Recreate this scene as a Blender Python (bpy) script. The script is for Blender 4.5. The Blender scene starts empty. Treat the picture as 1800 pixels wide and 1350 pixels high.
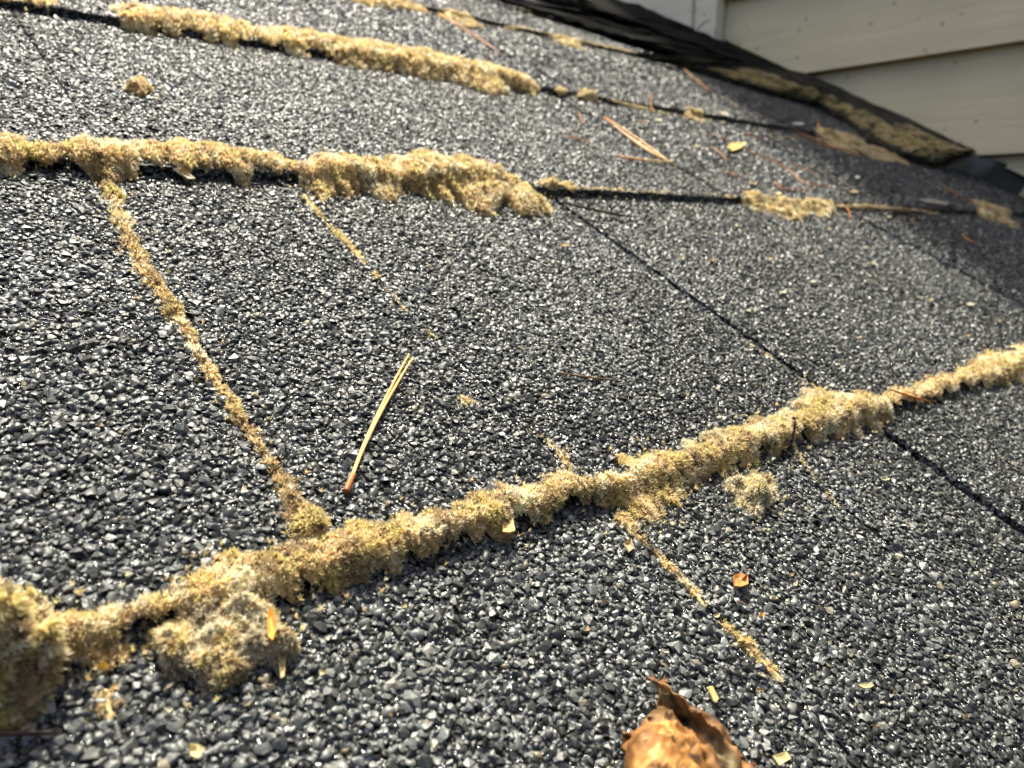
import bpy, bmesh, math
import numpy as np
from mathutils import Matrix, Vector

SC = bpy.context.scene
COL = SC.collection
rng = np.random.default_rng(7)

# ------------------------------------------------------------------ camera
H = 0.09                                   # height of the lens above the shingles (m)
PITCH = math.radians(26.9)                 # 6/12 roof
F = 1370.67                                # focal length, photo pixels (1800 wide)
M = np.array([[0.76966507, -0.11749225, 0.62754383],
              [-0.56357751, -0.58688412, 0.58133245],
              [0.29999345, -0.80110087, -0.51792019]])      # camera (right, down, forward) -> roof (along, upslope, normal)
cp, sp = math.cos(PITCH), math.sin(PITCH)
T3 = np.array([[1, 0, 0], [0, cp, -sp], [0, sp, cp]])        # roof -> world
TM = Matrix(T3.tolist()).to_4x4()

cam = bpy.data.cameras.new('camera')
cam_o = bpy.data.objects.new('camera', cam)
COL.objects.link(cam_o)
R = T3 @ np.stack([M[:, 0], -M[:, 1], -M[:, 2]], axis=1)
mw = Matrix(R.tolist()).to_4x4()
mw.translation = Vector((T3 @ np.array([0, 0, H])).tolist())
cam_o.matrix_world = mw
cam.sensor_width = 36
cam.lens = 36 * F / 1800
cam.clip_start = 0.004
cam.clip_end = 2000
cam.dof.use_dof = True
cam.dof.focus_distance = 0.148
cam.dof.aperture_fstop = 29
SC.camera = cam_o

# ------------------------------------------------------------------ sky and sun
az, el = math.radians(13), math.radians(44)                  # measured on the roof plane, from straight upslope
s_roof = np.array([math.sin(az) * math.cos(el), math.cos(az) * math.cos(el), math.sin(el)])
s_w = T3 @ s_roof
world = bpy.data.worlds.new('World')
SC.world = world
world.use_nodes = True
wn = world.node_tree
sky = wn.nodes.new('ShaderNodeTexSky')
sky.sky_type = 'NISHITA'
sky.sun_disc = False
sky.dust_density = 6.0
sky.air_density = 0.7
sky.ozone_density = 1.5
sky.sun_elevation = math.asin(s_w[2])
sky.sun_rotation = math.atan2(s_w[0], s_w[1])
wn.links.new(sky.outputs[0], wn.nodes['Background'].inputs[0])
wn.nodes['Background'].inputs[1].default_value = 0.15
sun = bpy.data.lights.new('sun', 'SUN')
sun.energy = 4.8
sun.angle = math.radians(2.5)
sun.color = (1.0, 0.96, 0.80)
sun_o = bpy.data.objects.new('sun', sun)
COL.objects.link(sun_o)
sun_o.rotation_euler = Vector((-s_w).tolist()).to_track_quat('-Z', 'Y').to_euler()
SC.view_settings.view_transform = 'Standard'
SC.view_settings.look = 'None'
SC.view_settings.gamma = 1
SC.view_settings.exposure = 0.98
SC.cycles.max_bounces = 9
SC.cycles.diffuse_bounces = 6
SC.cycles.glossy_bounces = 2
SC.cycles.transmission_bounces = 6
SC.cycles.caustics_reflective = False
SC.cycles.use_denoising = True

# ------------------------------------------------------------------ roof geometry helpers (roof coordinates, metres)
YB = np.array([-8.55, -7.0, -5.45, -3.9, -2.35, -0.8, 0.75, 2.3, 3.82, 5.6, 7.2, 8.75, 10.3, 11.85, 13.4, 14.95, 16.5]) * H
STEP = 0.0030
XW = 8.8 * H


def surf(y):
    y = np.asarray(y, float)
    k = np.clip(np.searchsorted(YB, y, side='right') - 1, 0, len(YB) - 2)
    t = (y - YB[k]) / (YB[k + 1] - YB[k])
    return STEP * (0.5 - t)


def surf_moss(y):
    """the shingles with each butt edge ramped, as moss banked against it covers the step"""
    y = np.asarray(y, float)
    up = YB[np.clip(np.searchsorted(YB, y, side='right'), 0, len(YB) - 1)]
    t = np.clip((y - (up - 0.0055)) / 0.0045, 0, 1)
    return surf(y) + (STEP + 0.0004) * t * t * (3 - 2 * t)


def ray(u, v):
    return M @ np.array([u - 900.0, v - 675.0, F])


def on_roof(u, v, h=0.0):
    """where the sight line through photo pixel u,v meets the shingles (h above them)"""
    r = ray(u, v)
    z = 0.0
    for _ in range(12):
        t = (H - z - h) / -r[2]
        z = 0.5 * z + 0.5 * float(surf(t * r[1]))
    return np.array([t * r[0], t * r[1], z + h])


def on_wall(u, v, x=XW):
    r = ray(u, v)
    t = x / r[0]
    return np.array([x, t * r[1], H + t * r[2]])


def depth(p):
    return (p - np.array([0, 0, H])) @ M[:, 2]


class Noise:
    def __init__(self, seed, scale, octs=4, n=10):
        g = np.random.default_rng(seed)
        self.k, self.p, self.a = [], [], []
        for o in range(octs):
            d = g.normal(size=(n, 3))
            d /= np.linalg.norm(d, axis=1)[:, None]
            self.k.append(d * (2 * math.pi / scale) * 2 ** o * g.uniform(.7, 1.4, (n, 1)))
            self.p.append(g.uniform(0, 6.28, n))
            self.a.append(np.full(n, 0.6 ** o / math.sqrt(n) * 1.2))
        self.k, self.p, self.a = np.concatenate(self.k), np.concatenate(self.p), np.concatenate(self.a)

    def __call__(self, P):
        out = np.zeros(len(P))
        for k, p, a in zip(self.k, self.p, self.a):
            out += a * np.sin(P @ k + p)
        return out


# ------------------------------------------------------------------ object helpers
def tag(o, label=None, cat=None, group=None, kind=None):
    for k, v in (('label', label), ('category', cat), ('group', group), ('kind', kind)):
        if v:
            o[k] = v
    return o


def link(o, parent=None):
    COL.objects.link(o)
    if parent is not None:
        o.parent = parent
    return o


def mesh_np(name, V, faces, mat, smooth=False, col=None, tint=None, F4=False):
    """V (n,3); faces (m,3) or (m,4) array or list of lists"""
    me = bpy.data.meshes.new(name)
    V = np.ascontiguousarray(V, dtype=np.float32)
    if isinstance(faces, np.ndarray):
        m, k = faces.shape
        me.vertices.add(len(V))
        me.vertices.foreach_set('co', V.ravel())
        me.loops.add(m * k)
        me.loops.foreach_set('vertex_index', np.ascontiguousarray(faces, dtype=np.int32).ravel())
        me.polygons.add(m)
        me.polygons.foreach_set('loop_start', np.arange(0, m * k, k, dtype=np.int32))
        me.polygons.foreach_set('loop_total', np.full(m, k, dtype=np.int32))
        me.update(calc_edges=True)
    else:
        me.from_pydata(V.tolist(), [], faces)
        me.update()
    me.polygons.foreach_set('use_smooth', np.full(len(me.polygons), smooth) if not isinstance(smooth, np.ndarray) else smooth)
    if col is not None:
        a = me.color_attributes.new('col', 'FLOAT_COLOR', 'POINT')
        c = np.ones((len(V), 4), dtype=np.float32)
        c[:, :3] = col
        a.data.foreach_set('color', c.ravel())
    if tint is not None:
        a = me.attributes.new('tint', 'FLOAT', 'POINT')
        a.data.foreach_set('value', np.ascontiguousarray(tint, dtype=np.float32))
    me.materials.append(mat)
    return me


def roof_empty(name, base, label, cat, group=None):
    o = bpy.data.objects.new(name, None)
    o.empty_display_size = 0.01
    m = TM.copy()
    m.translation = Vector((T3 @ np.asarray(base, float)).tolist())
    o.matrix_world = m
    link(o)
    return tag(o, label, cat, group)


def part(name, V, faces, mat, parent, base, smooth=False, col=None, tint=None, kind=None, label=None):
    """a child mesh given in roof coordinates"""
    me = mesh_np(name, np.asarray(V) - np.asarray(base), faces, mat, smooth, col, tint)
    o = link(bpy.data.objects.new(name, me), parent)
    tag(o, label=label, kind=kind)
    return o


def roof_mesh(name, V, faces, mat, base, label=None, cat=None, group=None, smooth=False, col=None, kind=None):
    me = mesh_np(name, np.asarray(V) - np.asarray(base), faces, mat, smooth, col)
    o = bpy.data.objects.new(name, me)
    m = TM.copy()
    m.translation = Vector((T3 @ np.asarray(base, float)).tolist())
    o.matrix_world = m
    link(o)
    return tag(o, label, cat, group, kind)


# ------------------------------------------------------------------ materials
def new_mat(name):
    m = bpy.data.materials.new(name)
    m.use_nodes = True
    nt = m.node_tree
    return m, nt, nt.nodes['Principled BSDF'], nt.links.new


def node(nt, typ, **kw):
    n = nt.nodes.new(typ)
    for k, v in kw.items():
        if k.startswith('i_'):
            key = k[2:]
            n.inputs[int(key) if key.isdigit() else key.replace('_', ' ')].default_value = v
        else:
            setattr(n, k, v)
    return n


def ramp(nt, stops, interp='LINEAR'):
    r = nt.nodes.new('ShaderNodeValToRGB')
    r.color_ramp.interpolation = interp
    e = r.color_ramp.elements
    while len(e) < len(stops):
        e.new(0.5)
    for x, (p, c) in zip(e, stops):
        x.position = p
        x.color = (*c, 1)
    return r


GRAN_STOPS = [(0.0, (0.009, 0.010, 0.0095)), (0.35, (0.022, 0.0248, 0.0215)), (0.62, (0.046, 0.051, 0.045)),
              (0.85, (0.096, 0.102, 0.096)), (0.965, (0.20, 0.21, 0.195)), (0.985, (0.20, 0.195, 0.17)), (1.0, (0.27, 0.22, 0.11))]





def mat_granule():
    m, nt, b, L = new_mat('slate_granules')
    at = node(nt, 'ShaderNodeAttribute', attribute_name='tint')
    r = ramp(nt, GRAN_STOPS)
    L(at.outputs['Fac'], r.inputs[0])
    tc = node(nt, 'ShaderNodeTexCoord')
    nz = node(nt, 'ShaderNodeTexNoise', i_Scale=2600.0, i_Detail=2.0)
    L(tc.outputs['Object'], nz.inputs['Vector'])
    mx = node(nt, 'ShaderNodeMix', data_type='RGBA', blend_type='MULTIPLY')
    mx.inputs[0].default_value = 0.6
    L(r.outputs[0], mx.inputs[6])
    L(nz.outputs['Fac'], mx.inputs[7])
    g = node(nt, 'ShaderNodeGamma')
    L(mx.outputs[2], b.inputs['Base Color'])
    b.inputs['Roughness'].default_value = 0.46
    b.inputs['Specular IOR Level'].default_value = 0.7
    bp = node(nt, 'ShaderNodeBump', i_Strength=0.35, i_Distance=0.0002)
    L(nz.outputs['Fac'], bp.inputs['Height'])
    L(bp.outputs[0], b.inputs['Normal'])
    return m


def mat_shingle():
    """asphalt with granules too small or far to build; where stones are built it is the wet tar film between them"""
    m, nt, b, L = new_mat('asphalt_shingle')
    tc = node(nt, 'ShaderNodeTexCoord')
    ln = node(nt, 'ShaderNodeVectorMath', operation='LENGTH')
    L(tc.outputs['Object'], ln.inputs[0])
    mr = node(nt, 'ShaderNodeMapRange')
    mr.inputs[1].default_value = 0.80
    mr.inputs[2].default_value = 0.98
    L(ln.outputs['Value'], mr.inputs[0])
    vo = node(nt, 'ShaderNodeTexVoronoi', i_Scale=640.0, i_Randomness=1.0)
    L(tc.outputs['Object'], vo.inputs['Vector'])
    sep = node(nt, 'ShaderNodeSeparateColor')
    L(vo.outputs['Color'], sep.inputs[0])
    r = ramp(nt, GRAN_STOPS)
    L(sep.outputs[0], r.inputs[0])
    mc = node(nt, 'ShaderNodeMix', data_type='RGBA')
    L(mr.outputs[0], mc.inputs[0])
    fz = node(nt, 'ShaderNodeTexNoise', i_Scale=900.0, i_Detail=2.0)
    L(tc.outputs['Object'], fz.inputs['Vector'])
    fr = ramp(nt, [(0.47, (0.006, 0.006, 0.006)), (0.55, (0.07, 0.074, 0.072)), (0.65, (0.24, 0.25, 0.24))])  # pale greys paint sky glints off the wet film into its colour
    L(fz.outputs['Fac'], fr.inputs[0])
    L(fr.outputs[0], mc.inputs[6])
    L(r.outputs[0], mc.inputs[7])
    L(mc.outputs[2], b.inputs['Base Color'])
    mg = node(nt, 'ShaderNodeMapRange')
    mg.inputs[1].default_value = 0.0
    mg.inputs[3].default_value = 0.16
    mg.inputs[4].default_value = 0.36
    L(mr.outputs[0], mg.inputs[0])
    L(mg.outputs[0], b.inputs['Roughness'])
    b.inputs['Specular IOR Level'].default_value = 0.5
    inv = node(nt, 'ShaderNodeMath', operation='MULTIPLY_ADD')
    inv.inputs[1].default_value = -0.0011
    inv.inputs[2].default_value = 0.001
    L(vo.outputs['Distance'], inv.inputs[0])
    nz = node(nt, 'ShaderNodeTexNoise', i_Scale=900.0, i_Detail=1.0)
    L(tc.outputs['Object'], nz.inputs['Vector'])
    ad = node(nt, 'ShaderNodeMath', operation='MULTIPLY_ADD')
    ad.inputs[1].default_value = 0.0012
    L(nz.outputs['Fac'], ad.inputs[0])
    L(inv.outputs[0], ad.inputs[2])
    bp = node(nt, 'ShaderNodeBump', i_Strength=0.9, i_Distance=1.0)
    L(ad.outputs[0], bp.inputs['Height'])
    L(bp.outputs[0], b.inputs['Normal'])
    return m


def mat_plain(name, c1, c2, scale, rough=0.6, bump=0.0, bscale=None, spec=0.4, detail=5.0):
    m, nt, b, L = new_mat(name)
    tc = node(nt, 'ShaderNodeTexCoord')
    nz = node(nt, 'ShaderNodeTexNoise', i_Scale=scale, i_Detail=detail, i_Roughness=0.65)
    L(tc.outputs['Object'], nz.inputs['Vector'])
    r = ramp(nt, [(0.32, c1), (0.68, c2)])
    L(nz.outputs['Fac'], r.inputs[0])
    L(r.outputs[0], b.inputs['Base Color'])
    b.inputs['Roughness'].default_value = rough
    b.inputs['Specular IOR Level'].default_value = spec
    if bump:
        n2 = node(nt, 'ShaderNodeTexNoise', i_Scale=bscale or scale * 3, i_Detail=4.0)
        L(tc.outputs['Object'], n2.inputs['Vector'])
        bp = node(nt, 'ShaderNodeBump', i_Strength=0.8, i_Distance=bump)
        L(n2.outputs['Fac'], bp.inputs['Height'])
        L(bp.outputs[0], b.inputs['Normal'])
    return m


def mat_leafy(name, trans=0.45, rough=0.55):
    """thin plant tissue: colour from the mesh, some light passes through"""
    m, nt, b, L = new_mat(name)
    at = node(nt, 'ShaderNodeAttribute', attribute_name='col')
    L(at.outputs['Color'], b.inputs['Base Color'])
    b.inputs['Roughness'].default_value = rough
    b.inputs['Specular IOR Level'].default_value = 0.35
    tr = node(nt, 'ShaderNodeBsdfTranslucent')
    L(at.outputs['Color'], tr.inputs[0])
    mx = node(nt, 'ShaderNodeMixShader')
    mx.inputs[0].default_value = trans
    out = nt.nodes['Material Output']
    L(b.outputs[0], mx.inputs[1])
    L(tr.outputs[0], mx.inputs[2])
    L(mx.outputs[0], out.inputs[0])
    return m


def mat_siding(name, c):
    m, nt, b, L = new_mat(name)
    tc = node(nt, 'ShaderNodeTexCoord')
    mp = node(nt, 'ShaderNodeMapping')
    mp.inputs['Scale'].default_value = (1, 0.12, 1)
    L(tc.outputs['Object'], mp.inputs[0])
    nz = node(nt, 'ShaderNodeTexNoise', i_Scale=60.0, i_Detail=6.0, i_Roughness=0.6)
    L(mp.outputs[0], nz.inputs['Vector'])
    n2 = node(nt, 'ShaderNodeTexNoise', i_Scale=9.0, i_Detail=4.0)
    L(tc.outputs['Object'], n2.inputs['Vector'])
    av = node(nt, 'ShaderNodeMath', operation='MULTIPLY_ADD')
    av.inputs[1].default_value = 0.5
    hv = node(nt, 'ShaderNodeMath', operation='MULTIPLY')
    hv.inputs[1].default_value = 0.5
    L(n2.outputs['Fac'], hv.inputs[0])
    L(nz.outputs['Fac'], av.inputs[0])
    L(hv.outputs[0], av.inputs[2])
    r = ramp(nt, [(0.38, tuple(x * 0.86 for x in c)), (0.6, c)])
    L(av.outputs[0], r.inputs[0])
    vo = node(nt, 'ShaderNodeTexVoronoi', i_Scale=55.0)
    L(tc.outputs['Object'], vo.inputs['Vector'])
    lt = node(nt, 'ShaderNodeMath', operation='LESS_THAN')
    lt.inputs[1].default_value = 0.11
    L(vo.outputs['Distance'], lt.inputs[0])
    mul = node(nt, 'ShaderNodeMath', operation='MULTIPLY')
    mul.inputs[1].default_value = 0.45
    L(lt.outputs[0], mul.inputs[0])
    mx = node(nt, 'ShaderNodeMix', data_type='RGBA')
    L(mul.outputs[0], mx.inputs[0])
    L(r.outputs[0], mx.inputs[6])
    mx.inputs[7].default_value = (0.12, 0.1, 0.06, 1)
    L(mx.outputs[2], b.inputs['Base Color'])
    b.inputs['Roughness'].default_value = 0.6
    bp = node(nt, 'ShaderNodeBump', i_Strength=0.6, i_Distance=0.0016)
    L(nz.outputs['Fac'], bp.inputs['Height'])
    L(bp.outputs[0], b.inputs['Normal'])
    return m


M_GRAN = mat_granule()
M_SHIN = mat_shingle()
M_LEAF = mat_leafy('moss_leaf', 0.55, 0.42)
M_CORE = mat_leafy('moss_cushion', 0.25, 0.9)
M_NEED = mat_leafy('needle', 0.25, 0.38)
M_DEAD = mat_leafy('dead_leaf', 0.3, 0.55)
M_SID = mat_siding('beige_siding', (0.72, 0.60, 0.35))
M_TRIM = mat_siding('white_trim', (0.92, 0.83, 0.58))
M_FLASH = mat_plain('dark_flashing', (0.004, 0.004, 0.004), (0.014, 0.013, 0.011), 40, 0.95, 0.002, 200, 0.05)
M_FLASH2 = mat_plain('dirty_flashing', (0.012, 0.011, 0.008), (0.05, 0.044, 0.03), 60, 0.9, 0.002, 200, 0.1)
M_METAL = mat_plain('grey_flashing', (0.05, 0.046, 0.034), (0.10, 0.092, 0.07), 14, 0.42, 0.0004, 90, 0.5)
M_DECK = mat_plain('roof_felt', (0.008, 0.008, 0.008), (0.02, 0.02, 0.02), 200, 0.8)
M_DARK = mat_plain('dark_bark', (0.012, 0.009, 0.007), (0.04, 0.028, 0.02), 900, 0.6)

# ------------------------------------------------------------------ the roof: deck, shingles, granules
X0, X1 = -13 * H, XW + 0.05
ys = []
dv, df = [], []
for k in range(len(YB) - 1):
    for y, z in ((YB[k] + 1e-5, STEP * 0.5), (YB[k + 1] - 1e-5, -STEP * 0.5)):
        dv += [(X0, y, z - 0.0036), (X1, y, z - 0.0036)]
for i in range(len(dv) // 2 - 1):
    df.append((2 * i, 2 * i + 1, 2 * i + 3, 2 * i + 2))
roof = roof_mesh('roof', np.array(dv), df, M_DECK, (0, 0, 0), kind='structure')

JOINTS = {0.75: [-1.35, 0.54, 1.12, 2.27, 4.72, 7.3], -0.8: [-0.7, 1.18, 1.83, 2.36, 4.3, 6.6],
          2.3: [-1.9, 0.59, 3.53, 5.4, 7.1], 3.82: [-0.6, 1.5, 3.72, 6.27, 7.9], 5.6: [0.3, 2.5, 5.0, 7.2]}
GAPW = {(0.75, 0.54): 0.0012, (0.75, 1.12): 0.0004, (0.75, 2.27): 0.0031, (0.75, 4.72): 0.006,
        (-0.8, 1.18): 0.0004, (-0.8, 2.36): 0.0046, (-0.8, 1.83): 0.0006, (2.3, 0.59): 0.0005, (2.3, 3.53): 0.004, (2.3, 5.4): 0.0042,
        (2.3, 7.1): 0.005, (3.82, 3.72): 0.004, (3.82, 6.27): 0.005}
rows = []
for k in range(len(YB) - 1):
    key = round(YB[k] / H, 2)
    J = list(JOINTS.get(key, []))
    lo = min(J) if J else rng.uniform(-2, 0)
    hi = max(J) if J else lo
    while hi < 8.6:
        hi += rng.uniform(1.2, 3.2)
        J.append(hi)
    while lo > -12:
        lo -= rng.uniform(1.2, 3.2)
        J.append(lo)
    J = sorted(j for j in J if -12.9 < j < 8.6)
    xs = [-13.0] + J + [(XW + 0.03) / H]
    rows.append((key, np.array(xs) * H))


def ragged(p, q, step, amp, g):
    n = max(2, int(np.linalg.norm(q - p) / step))
    t = np.linspace(0, 1, n, endpoint=False)
    pts = p + (q - p) * t[:, None]
    d = (q - p) / np.linalg.norm(q - p)
    nrm = np.array([-d[1], d[0]])
    off = g.normal(0, amp, n)
    off[0] = 0
    return pts + nrm * off[:, None]


shingles = []                                    # (row, index, x0, x1, object)
for k, (key, xs) in enumerate(rows):
    y0, y1 = YB[k], min(YB[k + 1] + 0.012, YB[-1])
    near = -2.4 < key < 6
    for i in range(len(xs) - 1):
        ga = GAPW.get((key, round(xs[i] / H, 2)), 0.0017) / 2
        gb = GAPW.get((key, round(xs[i + 1] / H, 2)), 0.0017) / 2
        a, b_ = xs[i] + ga, xs[i + 1] - gb
        dy = rng.normal(0, 0.0006)
        st, am = (0.004, 0.00022) if near else (0.03, 0.0003)
        c = np.array([[a, y0 + dy], [b_, y0 + dy], [b_, y1], [a, y1]])
        out = np.concatenate([ragged(c[0], c[1], st, am * 1.6, rng), ragged(c[1], c[2], st, am, rng),
                              c[2:3], ragged(c[3], c[0], st, am, rng)])
        n = len(out)
        sl = STEP / (YB[k + 1] - YB[k])
        zt = STEP * 0.5 - (out[:, 1] - YB[k]) * sl
        V = np.concatenate([np.c_[out, zt], np.c_[out, zt - 0.0029]])
        fc = [tuple(range(n))] + [(j, n + j, n + (j + 1) % n, (j + 1) % n) for j in range(n)]
        base = np.array([(a + b_) / 2, y0, 0])
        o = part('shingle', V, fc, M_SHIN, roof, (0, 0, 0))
        shingles.append((k, i, a, b_, o))

# granule stones: convex chips
SHAPES = []
for s in range(42):
    g = np.random.default_rng(100 + s)
    n = 18 if s < 20 else (11 if s < 34 else 8)
    pts = g.normal(size=(n, 3))
    pts /= np.linalg.norm(pts, axis=1)[:, None]
    pts *= g.uniform(0.78, 1.12, (n, 1))
    pts *= np.array([1.0, g.uniform(.62, .95), g.uniform(.42, .65)])
    bm = bmesh.new()
    for p in pts:
        bm.verts.new(p)
    r_ = bmesh.ops.convex_hull(bm, input=bm.verts)
    bmesh.ops.delete(bm, geom=[v for v in bm.verts if not v.link_faces], context='VERTS')
    bmesh.ops.triangulate(bm, faces=bm.faces)
    bmesh.ops.recalc_face_normals(bm, faces=bm.faces)
    bmesh.ops.delete(bm, geom=[f for f in bm.faces if f.normal.z < -0.35], context='FACES')   # sunk in the tar
    bmesh.ops.delete(bm, geom=[v for v in bm.verts if not v.link_faces], context='VERTS')
    bm.verts.index_update()
    SHAPES.append((np.array([v.co[:] for v in bm.verts]), np.array([[v.index for v in f.verts] for f in bm.faces])))
    bm.free()

SP = 0.00122                                     # grid pitch
gx = np.arange(-0.16, XW, SP)
gy = np.arange(-0.10, 0.62, SP * 0.866)
PX, PY = np.meshgrid(gx, gy)
PX = PX + (np.arange(len(gy)) % 2)[:, None] * SP * 0.5
P = np.c_[PX.ravel(), PY.ravel()]
P += rng.uniform(-0.42, 0.42, P.shape) * SP
z = surf(P[:, 1])
rel = np.c_[P, z - H] @ M                        # camera coordinates
dep = rel[:, 2]
uu = 900 + F * rel[:, 0] / np.maximum(dep, 1e-4)
vv = 675 + F * rel[:, 1] / np.maximum(dep, 1e-4)
keep = (dep > 0.03) & (uu > -100) & (uu < 1900) & (vv > -80) & (vv < 1470)
FAR = 0.40
keep &= dep < FAR + rng.uniform(-0.03, 0.03, len(P))
P, z, dep = P[keep], z[keep], dep[keep]
# coarser, simpler stones farther off
S2 = 0.0019
PX, PY = np.meshgrid(np.arange(0, XW, S2), np.arange(0.05, 0.80, S2 * 0.866))
P2_ = np.c_[PX.ravel(), PY.ravel()]
P2_ += rng.uniform(-0.5, 0.5, P2_.shape) * S2
z2 = surf(P2_[:, 1])
rel = np.c_[P2_, z2 - H] @ M
d2 = rel[:, 2]
u2 = 900 + F * rel[:, 0] / np.maximum(d2, 1e-4)
v2 = 675 + F * rel[:, 1] / np.maximum(d2, 1e-4)
k2 = (d2 > FAR + rng.uniform(-0.03, 0.03, len(P2_))) & (d2 < 0.88) & (u2 > -60) & (u2 < 1880) & (v2 > -40) & (v2 < 1400)
n1 = len(P)
P, z, dep = np.concatenate([P, P2_[k2]]), np.concatenate([z, z2[k2]]), np.concatenate([dep, d2[k2]])
NG = len(P)
size = 0.00074 * np.exp(rng.normal(0, 0.30, NG))
size[n1:] *= 1.42
size = np.clip(size, 0.0004, 0.0015)
tint = rng.uniform(0, 1, NG)
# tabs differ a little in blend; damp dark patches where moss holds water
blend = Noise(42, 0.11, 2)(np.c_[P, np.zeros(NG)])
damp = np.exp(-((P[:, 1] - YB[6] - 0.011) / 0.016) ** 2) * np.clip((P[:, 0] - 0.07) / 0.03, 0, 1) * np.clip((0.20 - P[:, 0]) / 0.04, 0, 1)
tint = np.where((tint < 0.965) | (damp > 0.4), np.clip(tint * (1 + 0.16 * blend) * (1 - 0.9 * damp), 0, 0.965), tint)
shape = np.where(dep < 0.19, rng.integers(0, 20, NG), np.where(np.arange(NG) < n1, rng.integers(20, 34, NG), rng.integers(34, len(SHAPES), NG)))
rz = rng.uniform(0, 6.283, NG)
tx, ty = rng.normal(0, 0.30, NG), rng.normal(0, 0.30, NG)
rowi = np.clip(np.searchsorted(YB, P[:, 1], side='right') - 1, 0, len(YB) - 2)


def rot_mats(rz, tx, ty):
    c, s = np.cos(rz), np.sin(rz)
    o, i = np.zeros_like(c), np.ones_like(c)
    Rz = np.stack([c, -s, o, s, c, o, o, o, i], -1).reshape(-1, 3, 3)
    c, s = np.cos(tx), np.sin(tx)
    Rx = np.stack([i, o, o, o, c, -s, o, s, c], -1).reshape(-1, 3, 3)
    c, s = np.cos(ty), np.sin(ty)
    Ry = np.stack([c, o, s, o, i, o, -s, o, c], -1).reshape(-1, 3, 3)
    return Rx @ Ry @ Rz


for (k, i, a, b_, so) in shingles:
    sel = np.where((rowi == k) & (P[:, 0] > a + 0.0005) & (P[:, 0] < b_ - 0.0005))[0]
    if len(sel) < 30:
        continue
    Vs, Fs, Ts, Ss = [], [], [], []
    off = 0
    Rm = rot_mats(rz[sel], tx[sel], ty[sel])
    lift = rng.uniform(-0.06, 0.42, len(sel))
    for s, (sv, sf) in enumerate(SHAPES):
        q = np.where(shape[sel] == s)[0]
        if not len(q):
            continue
        w = np.einsum('nij,vj->nvi', Rm[q], sv) * size[sel[q]][:, None, None]
        pos = np.c_[P[sel[q]], z[sel[q]] + size[sel[q]] * lift[q] * 0.8]
        w += pos[:, None, :]
        Vs.append(w.reshape(-1, 3))
        Fs.append((sf[None] + (off + np.arange(len(q)) * len(sv))[:, None, None]).reshape(-1, 3))
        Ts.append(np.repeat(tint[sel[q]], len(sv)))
        Ss.append(np.repeat(rng.uniform(0, 1, len(q)) < 0.25, len(sf)))
        off += len(q) * len(sv)
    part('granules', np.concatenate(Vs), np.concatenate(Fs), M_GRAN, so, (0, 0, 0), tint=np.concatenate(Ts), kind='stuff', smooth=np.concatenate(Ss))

# ------------------------------------------------------------------ the wall above the roof (world axes: y = horizontal, z = up)
HC = 6.0 * H                                     # where siding meets the corner trim
WTOP = 2.6
LAP = 1.03 * H
NB = 0.19 * H                                    # gap between siding and shingles


def world_part(name, V, faces, mat, parent, base):
    me = mesh_np(name, np.asarray(V) - np.asarray(base), faces, mat)
    return link(bpy.data.objects.new(name, me), parent)


def hmax(w, n):
    return (w * cp - n) / sp                     # furthest upslope point of a level line that stays n above the roof


wall = bpy.data.objects.new('house_wall', None)
link(wall)
WBASE = np.array([XW, 0, 0])
wall.location = WBASE
tag(wall, 'beige lapped clapboard house wall with white corner trim rising beside the roof', 'wall')
box = lambda x0, x1, y0, y1, z0, z1: (np.array([(x, y, zz) for x in (x0, x1) for y in (y0, y1) for zz in (z0, z1)]),
                                     [(0, 1, 3, 2), (4, 6, 7, 5), (0, 4, 5, 1), (2, 3, 7, 6), (0, 2, 6, 4), (1, 5, 7, 3)])
V, fc = box(XW + 0.012, XW + 1.6, -14 * H, 8.75 * H, -0.55, WTOP)
world_part('sheathing', V, fc, M_SID, wall, WBASE)
w0 = 2.67 * H - 9 * LAP
hlo = -13.9 * H
while w0 < WTOP - LAP:
    w1 = w0 + LAP + 0.02
    hb, ht = min(HC - 0.002, hmax(w0, NB)), min(HC - 0.002, hmax(w1, NB))
    if ht > hlo + 0.02:
        hb = max(hb, hlo + 0.001)
        xb, xt = XW - 0.0075, XW + 0.0045
        th = 0.0075
        pts = [(hlo, w0), (hb, w0), (ht, w1), (hlo, w1)]
        if ht >= HC - 0.0021 and hb < HC - 0.0021:
            wc = (HC - 0.002) * sp / cp + NB / cp
            pts = [(hlo, w0), (hb, w0), (HC - 0.002, wc), (HC - 0.002, w1), (hlo, w1)]
        fx = lambda w: xb + (xt - xb) * (w - w0) / (w1 - w0)
        n = len(pts)
        V = [(fx(w), h, w) for h, w in pts] + [(fx(w) + th, h, w) for h, w in pts]
        fc = [tuple(range(n))[::-1], tuple(range(n, 2 * n))] + [(j, (j + 1) % n, n + (j + 1) % n, n + j) for j in range(n)]
        world_part('siding_board', V, fc, M_SID, wall, WBASE)
    w0 += LAP
for h0, h1, xo in ((HC, HC + 0.34 * H, 0.016), (HC + 0.36 * H, 8.78 * H, 0.019)):
    nb = 0.10 * H
    V = [(x, h, w) for x in (XW - xo, XW + 0.011) for h, w in ((h0, (h0 * sp + nb) / cp), (h1, (h1 * sp + nb) / cp), (h1, WTOP), (h0, WTOP))]
    fc = [(3, 2, 1, 0), (4, 5, 6, 7), (0, 1, 5, 4), (1, 2, 6, 5), (2, 3, 7, 6), (3, 0, 4, 7)]
    o = world_part('corner_board', V, fc, M_TRIM, wall, WBASE)
    bv = o.modifiers.new('b', 'BEVEL')
    bv.width = 0.0015
    bv.segments = 2


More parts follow.
